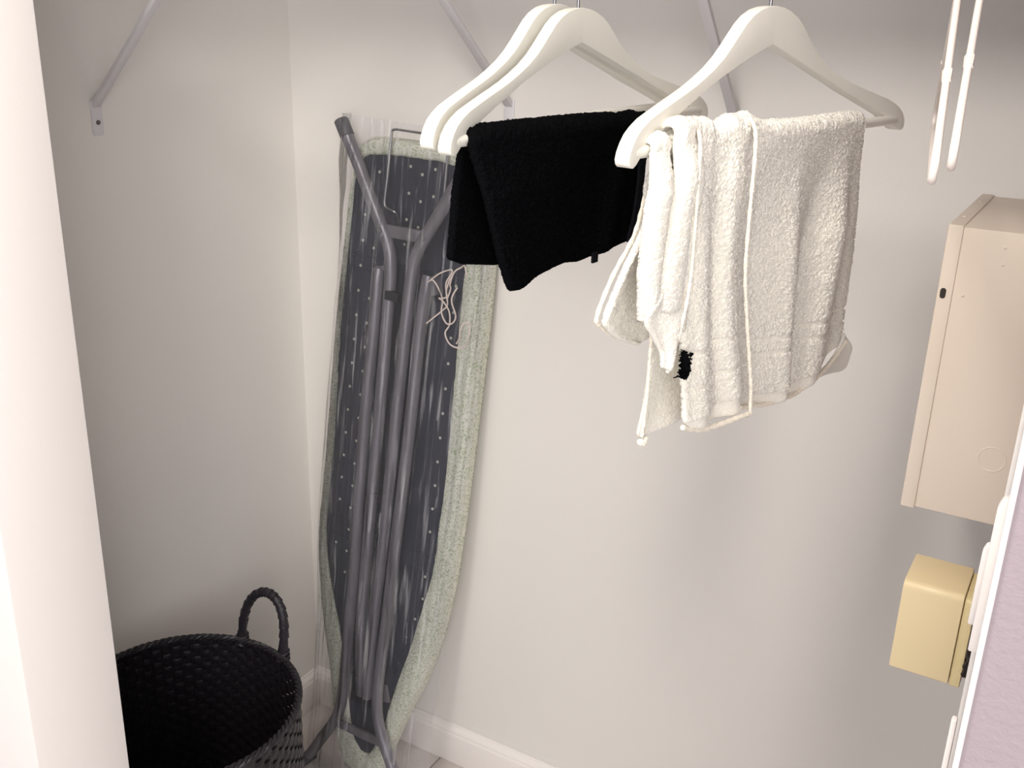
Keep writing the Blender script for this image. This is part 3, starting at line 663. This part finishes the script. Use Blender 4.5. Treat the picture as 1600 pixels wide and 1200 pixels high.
# clear plastic sleeve over the board and its legs
rs = np.random.RandomState(12)
nt_, ns_ = 260, 130
grid = np.zeros((nt_, ns_, 3)); L0, L1 = -.022, 1.236
lw_ = vnoise((nt_, ns_), 26, 4) ; l2 = vnoise((nt_, ns_), 9, 8)
streak = vnoise((ns_, 2), 5, 3)[:, 0]; streak2 = vnoise((ns_, 2), 2.2, 6)[:, 0]
for i in range(nt_):
    y = L0 + (L1 - L0) * i / (nt_ - 1)
    fl0 = interp([(-.03, -.150), (.10, -.146), (.3, -.150), (.47, -.163), (.9, -.158), (1.1, -.152), (1.19, -.150), (1.236, -.150)], y)
    fr0 = interp([(-.03, .142), (.1, .140), (.3, .146), (.5, .158), (1.0, .164), (1.15, .160), (1.236, .158)], y)
    for j in range(ns_):
        s = j / (ns_ - 1); x = fl0 + (fr0 - fl0) * s
        spread = interp([(0, .085), (.15, .055), (.95, .060), (1.05, .085), (1.236, .155)], y)
        ew = interp([(-.03, .09), (.95, .085), (1.05, .05), (1.16, .022), (1.24, .022)], y); de = min(x - fl0, fr0 - x)
        hump = .043 * (1 - (1 - min(1, de / ew)) ** 1.6)
        z = .010 * min(1, s * 12, (1 - s) * 12) + hump
        z += .0022 * lw_[i, j] * min(1, s * 6, (1 - s) * 6) + .0012 * l2[i, j] + .0016 * streak[j] + .0010 * streak2[j]
        grid[i, j] = (x, y, max(z, .0105 if .03 < s < .97 else -.006))
for q in range(46):      # pulled creases running along the sleeve
    j0 = rs.randint(6, ns_ - 8); i0 = rs.randint(0, nt_ - 40); ln = rs.randint(25, 110); dj = (rs.rand() - .5) * 7; hgt = .0012 + .0022 * rs.rand()
    for k in range(ln):
        i = i0 + k
        if i >= nt_: break
        j = int(round(j0 + dj * k / ln + .8 * math.sin(k * .13)))
        if 2 < j < ns_ - 3:
            e = math.sin(math.pi * k / ln) ** .5 * hgt
            grid[i, j, 2] += e; grid[i, j - 1, 2] += e * .25; grid[i, j + 1, 2] -= e * .35
idx = np.arange(nt_ * ns_).reshape(nt_, ns_)
FF = np.stack([idx[:-1, :-1].ravel(), idx[:-1, 1:].ravel(), idx[1:, 1:].ravel(), idx[1:, :-1].ravel()], 1)
bag = MB(); bag.v = [tuple(p) for p in grid.reshape(-1, 3)]; bag.f = [tuple(int(k) for k in q) for q in FF]
bo = bag.build('plastic_sleeve', M_film, ib, ang=180); bo['label'] = 'clear wrinkled plastic sleeve'

# ------------------------------------------------------------------ woven basket
BC = (-1.044, .831, 0); BH = .455; BR = .174
bk = root('laundry_basket', 'round black woven basket with loop handle in the left corner', 'basket', Matrix.Translation(BC))
MB().prism(circle(0, 0, BR - .006, 48), .004, .012, lambda p, d: (p[0], p[1], d)).build('base', M_rat, bk)
NSK = 72; RH = .0118; NROW = int((BH - .016) / RH)
def strand(phase):
    mb = MB(); n = NSK * 3; V = []; sec = [(-.68, .0002), (-.3, .0012), (.3, .0012), (.68, .0002), (.3, -.0010), (-.3, -.0010)]
    for i in range(n):
        q = 2 * math.pi * i / n; ro = .0017 * math.cos(NSK / 2 * q + phase)
        for h, d in sec:
            r = BR + ro + d; V.append((r * math.cos(q), r * math.sin(q), h * RH * .96))
    m = len(sec); F = [(i * m + k, ((i + 1) % n) * m + k, ((i + 1) % n) * m + (k + 1) % m, i * m + (k + 1) % m) for i in range(n) for k in range(m)]
    return mb.add(V, F)
sA = strand(0).build('weave_strand', M_rat, bk, ang=60); sB = strand(math.pi).build('weave_strand', M_rat, bk, ang=60)
for k in range(NROW):
    if k < 2: o = (sA, sB)[k]
    else: o = bpy.data.objects.new('weave_strand', (sA, sB)[k % 2].data); COL.objects.link(o); o.parent = bk
    o.location = (0, 0, .014 + RH * (k + .5)); 
sm = None
for k in range(NSK):
    q = 2 * math.pi * (k + .0) / NSK + math.pi / NSK
    big = k % 9 == 0
    if sm is None:
        s_ = MB().tube([(BR, 0, .006), (BR, 0, BH - .004)], .0019, 6).build('stake', M_rat, bk); sm = s_.data; o = s_
    else: o = bpy.data.objects.new('stake', sm); COL.objects.link(o); o.parent = bk
    o.rotation_euler = (0, 0, q)
# braided rim: three strands
for st in range(3):
    n = 260; P = []
    for i in range(n):
        q = 2 * math.pi * i / n; ph = q * 34 + st * 2 * math.pi / 3
        P.append(((BR + .0034 * math.cos(ph)) * math.cos(q), (BR + .0034 * math.cos(ph)) * math.sin(q), BH - .002 + .0030 * math.sin(ph)))
    MB().tube(P, .0029, 6, closed=True).build('rim_braid', M_rat2, bk)
def handle(q0):
    d = Vector((math.cos(q0), math.sin(q0), 0)); t_ = Vector((-math.sin(q0), math.cos(q0), 0))
    hw = .044; hh = .104
    pts = []
    for k in range(25):
        q = math.pi * k / 24; x = hw * math.cos(q); z = hh * math.sin(q) ** .8
        pts.append(d * (BR + .002 + .004 * math.sin(q)) + t_ * (x * (1 + .10 * math.sin(q)) - .016 * math.sin(q)) + Vector((0, 0, BH - .004 + z)))
    pts = [pts[0] - Vector((0, 0, .03))] + pts + [pts[-1] - Vector((0, 0, .03))]
    path = smooth_path(pts, 3)
    h = MB().tube(path, .0052, 10).build('handle', M_rat2, bk)
    # flat strips wound around the core: short flared sleeves, each lapping over the next
    n = len(path); ns = 17
    for k in range(ns):
        i0 = int(k * (n - 1) / ns); i1 = int((k + 1) * (n - 1) / ns) + 1; seg = path[i0:min(i1 + 1, n)]
        m = len(seg); rr = [.0062 + .0022 * (j / max(1, m - 1)) for j in range(m)]
        MB().tube(seg, rr, 9, flat=.82).build('wrap_strip', M_rat2, h, ang=50)
    for s in (0, -1):
        c = pts[1] if s == 0 else pts[-2]
        for j in range(3):
            cc = c + Vector((0, 0, -.006 + .006 * j)); mbk = []
            for k in range(14):
                a = 2 * math.pi * k / 14; mbk.append(cc + d * .0095 * math.cos(a) + t_ * .0085 * math.sin(a) + Vector((0, 0, .002 * math.sin(a + j))))
            MB().tube(mbk, .0026, 6, closed=True).build('handle_lashing', M_rat2, h)
handle(math.radians(91)); handle(math.radians(271))
